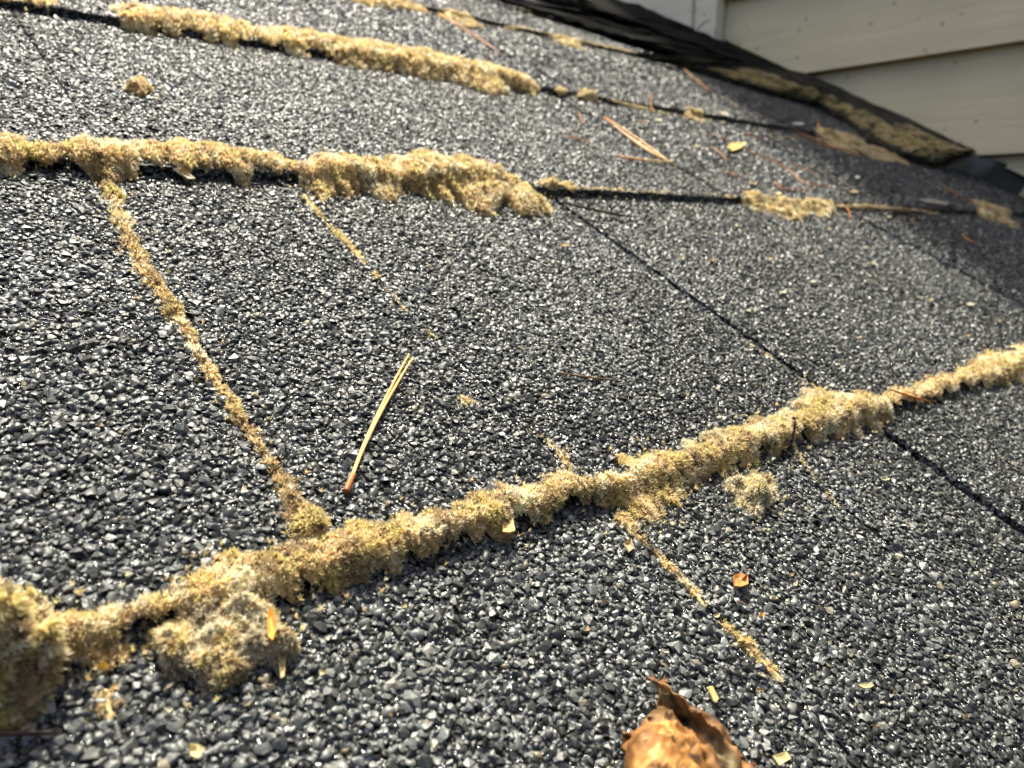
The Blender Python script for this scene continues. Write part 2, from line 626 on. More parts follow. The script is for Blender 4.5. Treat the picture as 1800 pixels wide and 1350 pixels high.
# ------------------------------------------------------------------ flashing along the wall
def strip(name, label, cat, lower_px, n_up, mat, h_low, thick, x_up=XW - 0.004, noise=0.0, bulge=0.0, seed=1, group=None):
    """sheet running from a lower edge on the shingles up to the wall"""
    lo = np.array([on_roof(u, v, h_low) for u, v in lower_px])
    m = 60
    tt = np.linspace(0, len(lo) - 1, m)
    lo = np.stack([np.interp(tt, np.arange(len(lo)), lo[:, j]) for j in range(3)], 1)
    k = 7
    nz = Noise(seed, 0.05, 3)
    nj = Noise(seed + 30, 0.012, 3)
    lo[1:-1, 1] += 0.0022 * nj(lo)[1:-1] * (1 if noise > 0.0008 else 0)
    up = lo.copy()
    up[:, 0] = np.maximum(x_up, lo[:, 0] + 0.0005)
    up[:, 2] = surf(lo[:, 1]) * 0.3 + n_up
    G = []
    for j in range(k):
        t = j / (k - 1)
        q = lo + (up - lo) * t
        q[:, 2] += bulge * math.sin(math.pi * t)
        q[:, 2] += noise * nz(q) * math.sin(math.pi * (0.15 + 0.7 * t))
        G.append(q)
    G = np.array(G)
    top = G.reshape(-1, 3)
    bot = top - np.array([0, 0, thick])
    n = len(top)
    fc = []
    idx = lambda j, i: j * m + i
    for j in range(k - 1):
        for i in range(m - 1):
            f = (idx(j, i), idx(j, i + 1), idx(j + 1, i + 1), idx(j + 1, i))
            fc += [f, tuple(x + n for x in f[::-1])]
    rim = [idx(0, i) for i in range(m)] + [idx(j, m - 1) for j in range(1, k)] + [idx(k - 1, i) for i in range(m - 2, -1, -1)] + [idx(j, 0) for j in range(k - 2, 0, -1)]
    for a, b_ in zip(rim, rim[1:] + rim[:1]):
        fc.append((a, a + n, b_ + n, b_))
    base = lo[m // 2] * np.array([1, 1, 0])
    return roof_mesh(name, np.concatenate([top, bot]), fc, mat, base, label, cat, group, smooth=False), G


fl_grey, _ = strip('metal_flashing', 'smooth grey metal flashing at the right edge below the siding', 'flashing',
                   [(1560, 268), (1640, 287), (1700, 305), (1760, 327), (1850, 362), (2000, 440)], 0.022 * 0.9, M_METAL, 0.0015, 0.001, noise=0.0003, seed=5)
fl_main, GM = strip('wall_flashing', 'dark raised flashing strip with a rounded end, yellow moss along it', 'flashing',
                    [(1120, 92), (1200, 110), (1300, 140), (1380, 163), (1447, 183), (1490, 207), (1533, 243), (1583, 267), (1630, 281), (1665, 284), (1695, 277), (1718, 268)],
                    0.021, M_FLASH2, 0.006, 0.0045, noise=0.0012, bulge=0.002, seed=3)
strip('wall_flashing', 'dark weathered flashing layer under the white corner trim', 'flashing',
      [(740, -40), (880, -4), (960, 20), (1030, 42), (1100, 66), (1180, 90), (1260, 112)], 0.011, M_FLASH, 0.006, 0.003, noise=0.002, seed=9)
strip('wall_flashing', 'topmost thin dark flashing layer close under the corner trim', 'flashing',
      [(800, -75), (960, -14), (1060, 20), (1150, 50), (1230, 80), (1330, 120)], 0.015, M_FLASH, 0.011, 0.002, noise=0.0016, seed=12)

# ------------------------------------------------------------------ moss
STRAW, TAN, OLIVE, BROWN, PALE = (np.array(c) for c in ((0.93, 0.75, 0.43), (0.88, 0.65, 0.35), (0.76, 0.65, 0.25), (0.72, 0.53, 0.25), (0.95, 0.87, 0.66)))


def leaves(V, Fq, N0, g, density, length, mix, nz, up=np.array([0, 0, 1.0]), nl=6, matted=0.0):
    """moss shoots with splayed pointed leaves scattered over triangles"""
    A, B, C = V[Fq[:, 0]], V[Fq[:, 1]], V[Fq[:, 2]]
    cr = np.cross(B - A, C - A)
    ar = np.linalg.norm(cr, axis=1) / 2
    dm = float(np.median(depth(V)))
    fac = min(1.0, (0.15 / dm) ** 1.15)           # fewer, larger leaves where they are a pixel or less
    length = length * fac ** -0.25
    nl = 6 if dm < 0.2 else (5 if dm < 0.35 else 4)
    n = int(ar.sum() * 1e6 * density * 1.25 * fac)
    if n < 3:
        n = 3
    t = g.choice(len(Fq), n, p=ar / ar.sum())
    r1, r2 = np.sqrt(g.uniform(0, 1, n)), g.uniform(0, 1, n)
    p = A[t] * (1 - r1)[:, None] + B[t] * (r1 * (1 - r2))[:, None] + C[t] * (r1 * r2)[:, None]
    nn = N0[Fq[t, 0]].copy()
    st = g.uniform(0, 1, n) < 0.05                # stray bits fallen onto the granules beside the cushion
    p[st, :2] += g.normal(0, 0.0028, (st.sum(), 2))
    p[st, 2] = np.minimum(p[st, 2], surf(p[st, 1]) + 0.0009)
    nn[st] = (0, 0, 1)
    ax = (nn * 0.9 + up * 0.5) * (1 - matted) + g.normal(0, 0.35 + 0.5 * matted, (n, 3))
    ax /= np.linalg.norm(ax, axis=1)[:, None]
    patch = nz(p)
    w = g.uniform(0, 1, n) + 0.45 * patch
    base = np.where((w < mix[0])[:, None], OLIVE, np.where((w < mix[1])[:, None], TAN, np.where((w < mix[2])[:, None], STRAW, PALE)))
    base = base * g.uniform(0.75, 1.2, (n, 1))
    # older brown patches, some blackened shoots
    old = np.clip(Noise(int(g.integers(1e6)), 0.007, 3)(p) - 0.42 - matted * 0.4, 0, 1)[:, None]
    base = base * (1 - 0.75 * np.clip(old * 1.5, 0, 1)) + np.array((0.40, 0.27, 0.12)) * 0.75 * np.clip(old * 1.5, 0, 1)
    blk = (g.uniform(0, 1, n) < 0.035)[:, None]
    base = np.where(blk, base * 0.22, base)
    if matted:
        gr = np.clip(Noise(int(g.integers(1e6)), 0.006, 3)(p) * 1.6, 0, 1)[:, None]
        base = base * (1 - 0.8 * gr) + np.array((0.42, 0.36, 0.26)) * 0.8 * gr
    L = length * g.uniform(0.6, 1.35, n)
    Vs, Cs = [], []
    e1 = np.cross(ax, g.normal(size=(n, 3)))
    e1 /= np.linalg.norm(e1, axis=1)[:, None]
    e2 = np.cross(ax, e1)
    for j in range(nl):
        a = 2 * math.pi * j / nl + g.uniform(-.4, .4, n)
        sp_ = g.uniform(0.25, 0.95, n)
        rad = e1 * np.cos(a)[:, None] + e2 * np.sin(a)[:, None]
        d = ax * np.cos(sp_)[:, None] + rad * np.sin(sp_)[:, None]
        side = np.cross(d, ax)
        side /= np.linalg.norm(side, axis=1)[:, None] + 1e-9
        b0 = p + ax * (L * g.uniform(-0.1, 0.35, n))[:, None]
        wd = L * 0.17
        tip = b0 + d * L[:, None] * 0.75
        Vs.append(np.stack([b0 - side * wd[:, None], b0 + side * wd[:, None], tip], 1))
        tipc = base * 0.66 + PALE * 0.34 * g.uniform(0.4, 1.3, (n, 1)) * np.clip(base.sum(1, keepdims=True), 0.3, 1)
        Cs.append(np.stack([base * 0.9, base * 0.9, tipc], 1))
    Vs = np.concatenate(Vs).reshape(-1, 3)
    Cs = np.clip(np.concatenate(Cs).reshape(-1, 3), 0, 0.9)
    return Vs, np.arange(len(Vs)).reshape(-1, 3), Cs


def vnormals(V, Fq):
    N0 = np.zeros_like(V)
    cr = np.cross(V[Fq[:, 1]] - V[Fq[:, 0]], V[Fq[:, 2]] - V[Fq[:, 0]])
    for j in range(3):
        np.add.at(N0, Fq[:, j], cr)
    return N0 / (np.linalg.norm(N0, axis=1)[:, None] + 1e-12)


def cushion(label, V, nu, nv, seed, density, length, mix, closed=False, name='moss_clump', cat='moss', group=None, dark=BROWN, wrap=False, matted=0.0):
    """thing made of a lumpy cushion (grid nu x nv of roof points) and its leaves"""
    g = np.random.default_rng(seed)
    fq = []
    for i in range(nu - 1):
        for j in range(nv - 1 if not wrap else nv):
            a, b_, c, d = i * nv + j, i * nv + (j + 1) % nv, (i + 1) * nv + (j + 1) % nv, (i + 1) * nv + j
            fq += [(a, b_, c), (a, c, d)]
    fq = np.array(fq)
    N0 = vnormals(V, fq)
    if N0[:, 2].mean() < 0:
        fq = fq[:, ::-1].copy()
        N0 = -N0
    nz = Noise(seed + 50, 0.011, 3)
    base = V.mean(0)
    base[2] = V[:, 2].min()
    t = roof_empty(name, base, label, cat, group)
    pt = nz(V)
    cc = dark * (1 + 0.25 * pt[:, None]) + np.clip(pt, 0, 1)[:, None] * 0.12 * TAN
    part('cushion', V, fq, M_CORE, t, base, smooth=True, col=np.clip(cc, 0.01, 0.9))
    lv, lf, lc = leaves(V, fq, N0, g, density, length, mix, nz, matted=matted)
    part('leaves', lv, lf, M_LEAF, t, base, col=lc, kind='stuff')
    return t


def band(label, st, seed, density=4.6, length=0.0011, mix=(0.25, 0.6, 0.95), kappa=0.19, name='moss_strip', lump=0.12, taper=True, dark=BROWN):
    """moss band from stations (u, v_top, v_bottom) traced on the photograph"""
    g = np.random.default_rng(seed)
    near = np.array([on_roof(u, vb) for u, vt, vb in st])
    far = np.array([on_roof(u, vt) for u, vt, vb in st])
    Wd, cen, hgt = [], [], []
    tg = np.gradient((near + far)[:, :2] / 2, axis=0)
    tg /= np.linalg.norm(tg, axis=1)[:, None]
    for a, b_, t in zip(near, far, tg):
        nrm = np.array([-t[1], t[0]])
        d = (b_ - a)[:2]
        Dp = abs(d @ nrm)
        cpt = (a + b_) / 2
        hd = np.linalg.norm(cpt[:2])
        te = (H - cpt[2]) / hd
        rn = abs(cpt[:2] @ nrm) / hd
        w = Dp / max(1.0, 0.5 + 0.8 * kappa * rn / te)
        cen.append(a[:2] + d * (0.5 * w / Dp))
        Wd.append(w)
        hgt.append(w * kappa)
    return tube_moss(label, np.array(cen), np.array(Wd) / 2, np.array(hgt), seed, density, length, mix, name, lump, taper, dark)


def cells(P, g, spacing, r0, r1):
    """rounded cushions packed side by side: 1 on a crown, low in the clefts"""
    lo, hi = P[:, :2].min(0) - r1, P[:, :2].max(0) + r1
    n = int(np.prod(hi - lo) / spacing ** 2) + 3
    n = min(n, 2500)
    c = g.uniform(lo, hi, (n, 2))
    keep = np.array([np.min(np.sum((P[::5, :2] - q) ** 2, axis=1)) < (2 * spacing) ** 2 for q in c])
    c = c[keep] if keep.any() else c
    r = g.uniform(r0, r1, len(c))
    hh = g.uniform(0.7, 1.15, len(c))
    out = np.zeros(len(P))
    for q, rr, h in zip(c, r, hh):
        d = np.sum((P[:, :2] - q) ** 2, axis=1) / rr ** 2
        out = np.maximum(out, h * np.sqrt(np.clip(1 - d, 0, 1)))
    return out


def tube_moss(label, cen, hw, hgt, seed, density, length, mix, name='moss_strip', lump=0.5, taper=True, dark=BROWN):
    seg = np.r_[0, np.cumsum(np.linalg.norm(np.diff(cen, axis=0), axis=1))]
    ds = max(0.0011, seg[-1] / 260)
    nu = max(8, int(seg[-1] / ds))
    s = np.linspace(0, seg[-1], nu)
    c = np.stack([np.interp(s, seg, cen[:, j]) for j in (0, 1)], 1)
    w = np.interp(s, seg, hw)
    h = np.interp(s, seg, hgt)
    ker = np.ones(3) / 3
    for a in (w, h):
        a[1:-1] = np.convolve(a, ker, 'valid')
    if taper:
        e = np.minimum(s, seg[-1] - s) / max(w.mean(), 1e-4)
        tp = np.sqrt(np.clip(e * 1.3, 0.02, 1))
        w, h = w * (0.35 + 0.65 * tp), h * tp
    tg = np.gradient(c, axis=0)
    tg /= np.linalg.norm(tg, axis=1)[:, None]
    nm = np.c_[-tg[:, 1], tg[:, 0]]
    nv = 19
    q = np.linspace(-1, 1, nv)
    q = np.sign(q) * np.abs(q) ** 0.8
    nA = Noise(seed, 0.010, 3)
    nB = Noise(seed + 9, 0.0045, 2)
    pl = np.c_[c, np.zeros(nu)]
    wl = w * np.clip(1 + 0.35 * nA(pl) + 0.22 * nB(pl), 0.4, 1.7)
    wr = w * np.clip(1 + 0.35 * nA(pl + 0.3) + 0.22 * nB(pl + 0.2), 0.4, 1.7)
    V = np.zeros((nu, nv, 3))
    for j, qq in enumerate(q):
        ww = np.where(qq < 0, wl, wr)
        V[:, j, :2] = c + nm * (ww * qq)[:, None]
    Vf = V.reshape(-1, 3)
    Q = np.tile(q, nu)
    Hh = np.repeat(h, nv)
    Vf[:, 2] = surf_moss(Vf[:, 1])
    lum = 1 + lump * (0.6 * nA(Vf + 0.11) + 0.55 * nB(Vf))
    mw_ = float(np.mean(w))
    lum *= 0.86 + 0.2 * cells(Vf, np.random.default_rng(seed + 3), 0.7 * mw_, 0.8 * mw_, 1.5 * mw_)
    Vf[:, 2] += -0.0008 + (Hh + 0.0006) * np.clip(1 - Q ** 2, 0, 1) ** 0.55 * np.clip(lum, 0.15, 2)
    return cushion(label, Vf, nu, nv, seed, density, length, mix, name=name, dark=dark)


def line_moss(label, pts, seed, density=3.2, length=0.0011, mix=(0.15, 0.55, 0.95), kh=0.75, name='moss_strip', lump=0.3, dark=BROWN):
    """moss filling a joint, stations (u, v, width in photo pixels)"""
    cen, hw = [], []
    for u, v, w in pts:
        p = on_roof(u, v)
        cen.append(p[:2])
        hw.append(0.5 * w / F * depth(p))
    hw = np.array(hw)
    return tube_moss(label, np.array(cen), hw, hw * kh, seed, density, length, mix, name, lump, True, dark)


def blob(label, outline, hpeak, seed, density=3.5, length=0.0012, mix=(0.25, 0.6, 0.95), name='moss_clump', cat='moss', lump=0.4, dark=BROWN, flat=0.5, cell=0.6, matted=0.0, group=None):
    """domed clump whose footprint is traced on the photograph"""
    pr = np.array([on_roof(u, v)[:2] for u, v in outline])
    c = pr.mean(0)
    nv, nu = 40, 12
    a0 = np.arctan2(pr[:, 1] - c[1], pr[:, 0] - c[0])
    r0 = np.linalg.norm(pr - c, axis=1)
    o = np.argsort(a0)
    a0, r0 = a0[o], r0[o]
    a0, r0 = np.r_[a0 - 2 * math.pi, a0, a0 + 2 * math.pi], np.r_[r0, r0, r0]
    th = np.linspace(-math.pi, math.pi, nv, endpoint=False)
    rad = np.interp(th, a0, r0)
    nA, nB = Noise(seed, 0.009, 3), Noise(seed + 4, 0.004, 2)
    V = []
    for i in range(nu):
        t = 1 - i / (nu - 1)
        t = t ** 0.7 if t > 0 else 0.002
        xy = c + np.c_[np.cos(th), np.sin(th)] * (rad * t)[:, None]
        V.append(np.c_[xy, np.full(nv, t)])
    V = np.concatenate(V)
    t = V[:, 2].copy()
    V[:, 2] = 0
    rr = rad.mean()
    V[:, :2] += 0.10 * rr * np.stack([nA(V) + nB(V), nA(V + 0.5) + nB(V + .4)], 1)
    V[:, 2] = surf_moss(V[:, 1]) if name == 'litter_crumb' else surf(V[:, 1])
    cl = cells(V, np.random.default_rng(seed + 3), 0.42 * rr * cell / .6, 0.3 * rr * cell / .6, 0.7 * rr * cell / .6)
    V[:, 2] += -0.0006 + hpeak * np.clip(1 - t ** 2, 0, 1) ** flat * np.clip(1 + lump * (nA(V + .2) + .6 * nB(V)), .2, 2) * (0.72 + 0.36 * cl)
    return cushion(label, V, nu, nv, seed, density, length, mix, name=name, cat=cat, dark=dark, wrap=True, group=group, matted=matted)


WARM = (0.12, 0.62, 0.97)
GREENISH = (0.38, 0.62, 0.96)
# band along the nearest course edge
band('thin crumbly moss strip joining the big left clump to the main strip', [(85, 1085, 1165), (130, 1080, 1155), (180, 1072, 1140), (230, 1058, 1120), (260, 1048, 1112), (300, 1035, 1108), (330, 1030, 1100)], 21, mix=(0.2, 0.45, 0.8), length=0.0012)
band('thick olive-tan moss strip across the foreground, left of the cleft', [(300, 1045, 1095), (350, 1010, 1092), (400, 990, 1085), (450, 970, 1066), (500, 948, 1042), (550, 945, 1012), (600, 938, 1030), (650, 925, 1022), (700, 917, 1005), (750, 912, 990), (800, 890, 967), (850, 872, 950), (900, 855, 932), (950, 848, 915), (1000, 832, 902), (1048, 838, 888)], 22, mix=(0.2, 0.5, 0.92))
band('thick moss strip of the foreground course, right of the cleft', [(1036, 842, 888), (1080, 826, 910), (1120, 818, 914), (1170, 805, 890), (1210, 785, 862), (1260, 762, 832), (1310, 747, 814), (1360, 730, 795), (1400, 718, 778), (1440, 700, 770), (1480, 688, 767), (1520, 693, 755), (1550, 692, 738)], 23, mix=(0.2, 0.45, 0.88))
band('narrow moss strip of the foreground course running out at right edge', [(1545, 692, 722), (1600, 680, 712), (1650, 663, 697), (1700, 645, 682), (1750, 628, 676), (1800, 618, 682), (1850, 605, 660)], 24, mix=WARM, density=2.6)
# second course edge
band('long brown-tan moss strip on the second course, entering from the left edge', [(-60, 245, 308), (0, 248, 307), (50, 258, 307), (100, 258, 302), (160, 250, 312), (200, 250, 312), (250, 255, 306), (300, 257, 306), (350, 260, 310), (400, 265, 313), (450, 272, 318), (500, 282, 318), (530, 287, 322)], 25, mix=(0.1, 0.66, 0.98), density=3.6, length=0.0012)
band('short tan moss cushion in the middle of the second course strip', [(522, 288, 340), (560, 288, 350), (600, 288, 346), (650, 290, 346), (698, 297, 346)], 26, mix=WARM, density=3.6, length=0.0012)
band('fat golden moss cushion ending the second course strip', [(692, 297, 345), (740, 288, 350), (780, 290, 353), (830, 297, 360), (870, 310, 371), (910, 323, 380), (940, 338, 380), (958, 350, 372)], 27, mix=(0.3, 0.6, 0.96), density=3.6, length=0.0013)
# third and fourth
band('far tan moss strip along the third course', [(200, 8, 24), (240, 18, 38), (300, 28, 50), (350, 35, 58), (400, 43, 66), (450, 54, 76), (500, 62, 83), (560, 68, 94), (610, 80, 109), (660, 88, 123), (700, 92, 126), (750, 103, 138), (800, 115, 149), (850, 125, 160), (900, 135, 163), (945, 150, 166)], 28, mix=(0.16, 0.6, 0.95), density=1.6, length=0.0018)
band('farthest moss strip at the top edge of the picture', [(600, -8, 3), (640, -6, 8), (680, -3, 13), (720, 5, 20), (750, 15, 25)], 29, mix=WARM, density=1.5, length=0.0018)
band('faint moss streak in the top left corner', [(-20, -3, 9), (30, 0, 12), (60, -1, 10), (95, 2, 9)], 30, mix=(0.1, 0.9, 1.2), density=1.5, length=0.0015, kappa=0.3)
# joints
line_moss('long thin golden moss line filling the joint between two shingles at left', [(178, 300, 34), (190, 330, 26), (203, 360, 20), (225, 420, 20), (250, 470, 22), (280, 510, 26), (305, 548, 22), (330, 592, 20), (352, 630, 15), (375, 665, 12), (400, 702, 22), (424, 745, 22), (442, 772, 14), (468, 806, 15), (490, 842, 22), (508, 880, 38), (528, 915, 52), (545, 948, 56)], 31, mix=(0.08, 0.6, 1.0), dark=np.array((0.28, 0.17, 0.055)))
line_moss('short dotted moss line below the middle of the second course', [(535, 345, 14), (560, 378, 9), (590, 410, 9), (612, 430, 14), (630, 450, 14), (642, 465, 6)], 32, mix=(0.1, 0.5, .9), length=0.0009)
line_moss('small pale moss dot halfway down the dotted joint', [(652, 476, 8), (660, 487, 13), (666, 495, 6)], 33, length=0.0009)
line_moss('thin faint moss thread at the lower end of dotted joint', [(680, 508, 4), (700, 533, 6), (715, 548, 5)], 34, length=0.0008, density=4)
line_moss('tiny moss crumb below the dotted joint thread', [(740, 573, 5), (757, 590, 6), (766, 596, 4)], 35, length=0.0008, density=4)
line_moss('thin moss line meeting the foreground strip from above near the cleft', [(935, 755, 4), (965, 780, 7), (990, 808, 11), (1005, 832, 20)], 36, length=0.001)
line_moss('pale moss line running down from foreground strip', [(1085, 905, 30), (1110, 928, 20), (1135, 955, 11), (1165, 985, 11), (1190, 1010, 20), (1215, 1035, 14), (1245, 1065, 16)], 37, length=0.001, mix=(0.1, .45, .85), kh=0.6)
line_moss('stubby pale moss line in the joint right of the brown leaf', [(1270, 1095, 10), (1300, 1125, 22), (1330, 1155, 22), (1355, 1180, 20), (1378, 1200, 16)], 38, length=0.001, mix=(0.1, .4, .8), kh=0.6)
line_moss('hair-thin moss thread below the far part of foreground strip', [(1392, 785, 14), (1410, 815, 8), (1440, 850, 4), (1475, 895, 4)], 39, length=0.0008, kh=0.5)
line_moss('thin yellow thread of moss in joint above foreground strip', [(1310, 600, 3), (1370, 640, 5), (1410, 668, 5), (1450, 690, 10)], 40, length=0.0008, kh=0.5)
# clumps
blob('big yellow-green moss clump at the left edge', [(-90, 1170), (-80, 1100), (-20, 1060), (30, 1062), (70, 1090), (92, 1130), (98, 1180), (85, 1230), (40, 1275), (-40, 1300), (-90, 1240)], 0.0095, 51, mix=(0.36, 0.46, 0.75), lump=0.2, length=0.0014, flat=0.85)
blob('upturned matted dry moss chunk lying below the foreground strip', [(285, 1120), (300, 1098), (350, 1088), (420, 1078), (455, 1090), (475, 1105), (500, 1125), (494, 1165), (478, 1185), (432, 1190), (400, 1208), (372, 1222), (350, 1200), (305, 1178)], 0.0040, 152, density=8, length=0.0010, mix=(0.06, 0.3, 0.62), lump=0.3, flat=0.22, cell=0.35, matted=0.85, dark=np.array((0.40, 0.33, 0.20)))
blob('crumbly brown moss crumb between left clump and dry chunk', [(140, 1150), (170, 1138), (205, 1140), (218, 1165), (205, 1185), (165, 1185)], 0.0022, 53, mix=(0.05, .8, 1.1), density=3)
blob('lower brown moss crumb beside a tiny yellow fleck, near left clump', [(165, 1225), (190, 1205), (215, 1215), (222, 1250), (205, 1280), (175, 1270)], 0.0009, 54, mix=(0.05, .8, 1.1), density=2.2, matted=0.5, length=0.0009)
blob('pale torn moss tuft lying below the foreground strip at right', [(1292, 872), (1303, 850), (1325, 844), (1347, 850), (1362, 856), (1364, 874), (1345, 886), (1332, 890), (1322, 908), (1303, 900)], 0.0034, 55, mix=(0.0, .02, .15), length=0.0012, density=6, matted=0.25, dark=np.array((.5, .42, .26)))
blob('small round brown moss ball on the upper left shingle', [(228, 155), (238, 150), (252, 152), (260, 160), (255, 168), (240, 170), (230, 165)], 0.0042, 56, mix=(0.25, .7, 1.1), density=4, length=.0009, lump=0.12, flat=.6)
blob('tiny pale moss tuft right of the yellow pine needle', [(805, 705), (815, 698), (828, 699), (833, 708), (824, 714), (810, 713)], 0.0014, 57, mix=(0.1, .35, .8), length=0.0009, density=5)
# loose crumbs along far course edges
for i, (u, v, w, h, lab) in enumerate([
        (985, 162, 18, 9, 'small pale moss crumb just past the end of third course strip'),
        (1030, 170, 34, 12, 'pale knobbly moss crumb next to the third course dark edge'),
        (960, 328, 40, 14, 'pale moss crumb beside the fat golden cushion'),
        (995, 331, 30, 12, 'small moss crumb right of the pale crumb by the golden cushion'),
        (1325, 358, 50, 20, 'dusty pale moss crumb on the second course at right'),
        (1380, 372, 70, 16, 'flat dusty moss crumb trailing below the second course edge'),
        (1435, 366, 50, 18, 'brown dusty moss crumb at the right end of the second course crumbs'),
        (800, 30, 60, 10, 'thin moss crumb by the farthest pine needles'),
        (1000, 76, 40, 8, 'pale crumb under the flashing at the top'),
        (1480, 250, 62, 26, 'brown soil and needle heap against the flashing'),
        (1540, 270, 44, 16, 'tan litter heap at the foot of the flashing'),
        (1745, 376, 54, 18, 'brown litter heap on the joint at the right edge'),
        (1220, 206, 30, 8, 'pale crumb at the dark end of third course edge'),
        (1078, 50, 16, 9, 'yellow moss crumb caught under the white corner trim'),
        (1130, 78, 22, 7, 'yellow moss crumb at the upper end of mossy flashing'),
        (940, 20, 26, 7, 'pale litter crumb beside the topmost needles')]):
    blob(lab, [(u - w / 2, v), (u - w / 4, v - h / 2), (u + w / 5, v - h / 2), (u + w / 2, v - h / 6), (u + w / 3, v + h / 2), (u - w / 4, v + h / 2)],
         0.0014 + 0.00004 * h, 70 + i, mix=(0.1, .45, .8), density=7, length=0.0007, lump=.5, name='litter_crumb', cat='litter')

# yellow-green moss crust on the flashing
g = np.random.default_rng(5)
tri = []
for (label, i0, i1, j0, j1, seed, mx, hh) in (('yellow-green moss crust along the edge of the dark flashing', 5, 49, 0, 3, 61, (0.9, 1.0, 1.2), 0.0022),
                                              ('olive moss patch on the broad end of the dark flashing', 30, 50, 2, 5, 62, (0.75, 0.9, 1.1), 0.0016)):
    sub = GM[j0:j1 + 1, i0:i1 + 1]
    nj, ni = 9, 70
    jj, ii = np.linspace(0, j1 - j0, nj), np.linspace(0, i1 - i0, ni)
    V = np.zeros((ni, nj, 3))
    for a, s in enumerate(ii):
        for b_, t in enumerate(jj):
            i_, j_ = min(int(s), i1 - i0 - 1), min(int(t), j1 - j0 - 1)
            fs, ft = s - i_, t - j_
            V[a, b_] = (sub[j_, i_] * (1 - fs) + sub[j_, i_ + 1] * fs) * (1 - ft) + (sub[j_ + 1, i_] * (1 - fs) + sub[j_ + 1, i_ + 1] * fs) * ft
    V = V.reshape(-1, 3)
    nz = Noise(seed, 0.016, 4)
    e = np.tile(np.sin(np.pi * np.linspace(0.02, .98, nj)), ni) * np.repeat(np.clip(np.sin(np.pi * np.linspace(0.0, 1, ni)) * 3, 0, 1), nj)
    V[:, 2] += -0.0012 + hh * e * np.clip(0.95 + 0.7 * nz(V), 0, 2.2)
    cushion(label, V, ni, nj, seed, 6.0, 0.0007, mx, name='moss_crust', dark=np.array((0.16, 0.13, 0.045)))


# ------------------------------------------------------------------ pine needles, twigs, flakes
def tube(path, rad, ns=6, flat=1.0):
    path = np.asarray(path, float)
    n = len(path)
    tg = np.gradient(path, axis=0)
    tg /= np.linalg.norm(tg, axis=1)[:, None]
    up = np.array([0, 0, 1.0])
    sd = np.cross(tg, up)
    sd /= np.linalg.norm(sd, axis=1)[:, None]
    nr = np.cross(sd, tg)
    a = np.linspace(0, 2 * math.pi, ns, endpoint=False)
    V = path[:, None] + (sd[:, None] * np.cos(a)[None, :, None] + nr[:, None] * (np.sin(a) * flat)[None, :, None]) * np.asarray(rad)[:, None, None]
    V = V.reshape(-1, 3)
    fc = [(i * ns + j, i * ns + (j + 1) % ns, (i + 1) * ns + (j + 1) % ns, (i + 1) * ns + j) for i in range(n - 1) for j in range(ns)]
    fc += [tuple(range(ns))[::-1], tuple(range((n - 1) * ns, n * ns))]
    return V, fc


def path_px(pts, lift, n=14):
    """smooth path over the shingles through photo pixels; lift is height above them at each point"""
    q = np.array([on_roof(u, v, l) for (u, v), l in zip(pts, lift)])
    t = np.linspace(0, len(q) - 1, n)
    if len(q) == 3:
        a = np.linspace(0, 1, n)[:, None]
        m = 2 * q[1] - 0.5 * (q[0] + q[2])
        return (1 - a) ** 2 * q[0] + 2 * a * (1 - a) * m + a ** 2 * q[2]
    return np.stack([np.interp(t, np.arange(len(q)), q[:, j]) for j in range(3)], 1)


def needle(label, strands, colA, colB, rad, sheath=None, group=None, lift=None, name='pine_needle', cat='pine needle', mat=None):
    first = path_px(strands[0], lift or [0.0016] * len(strands[0]))
    base = first[0].copy()
    base[2] = surf(base[1])
    t = roof_empty(name, base, label, cat, group)
    for k, s in enumerate(strands):
        p = path_px(s, lift or [0.0016] * len(s))
        tt = np.linspace(0, 1, len(p))
        r = rad * (0.55 + 0.45 * np.sin(np.pi * np.clip(tt * 0.9 + 0.08, 0, 1)))
        V, fc = tube(p, r, 6, 0.8)
        c = np.repeat(np.array(colA) * (1 - tt)[:, None] + np.array(colB) * tt[:, None], 6, axis=0)
        c = c * np.repeat(rng.uniform(.88, 1.1, len(p)), 6)[:, None]
        part('strand', V, fc, mat or M_NEED, t, base, smooth=True, col=c)
    if sheath:
        p = path_px(sheath[0], [0.0017] * len(sheath[0]))
        r = np.linspace(1.0, 1.25, len(p)) * rad * sheath[1]
        V, fc = tube(p, r, 8, 0.85)
        c = np.repeat(np.array((0.46, 0.17, 0.05))[None] * np.linspace(1.5, 0.6, len(p))[:, None], 8, axis=0)
        part('sheath', V, fc, M_NEED, t, base, smooth=True, col=c)
    return t


GOLD, ORNG, RUST = (0.72, 0.47, 0.12), (0.62, 0.26, 0.06), (0.40, 0.13, 0.03)
needle('straight yellow pine needle pair with a red sheath on the central shingle',
       [[(719, 622), (659, 738), (615, 845)], [(726, 628), (662.5, 739), (617.5, 846)]], (0.80, 0.55, 0.19), (0.80, 0.52, 0.16), 0.00031,
       sheath=([(621, 833), (614, 849), (608, 864)], 1.5), lift=[0.0022, 0.0014, 0.0014])
needle('orange pine needle bundle in the third course joint', [[(1062, 206), (1118, 248), (1188, 290)], [(1066, 207), (1125, 246), (1176, 284)], [(1070, 212), (1120, 252), (1165, 279)]], ORNG, GOLD, 0.0006)
needle('pale short needle lying below the orange bundle', [[(1082, 274), (1130, 281), (1182, 284)]], ORNG, (0.75, 0.6, 0.3), 0.0007)
needle('orange pine needle pair near the top beside the farthest moss', [[(770, 22), (820, 52), (884, 96)], [(772, 24), (812, 45), (852, 43)]], GOLD, RUST, 0.0006)
needle('second orange needle beside the farthest needle pair', [[(778, 28), (830, 62), (880, 92)]], ORNG, RUST, 0.0005)
needle('thin orange needles at the very top, left of the flashing', [[(905, 5), (950, 16), (1003, 29)], [(915, 4), (955, 20), (1000, 27)]], ORNG, RUST, 0.0006)
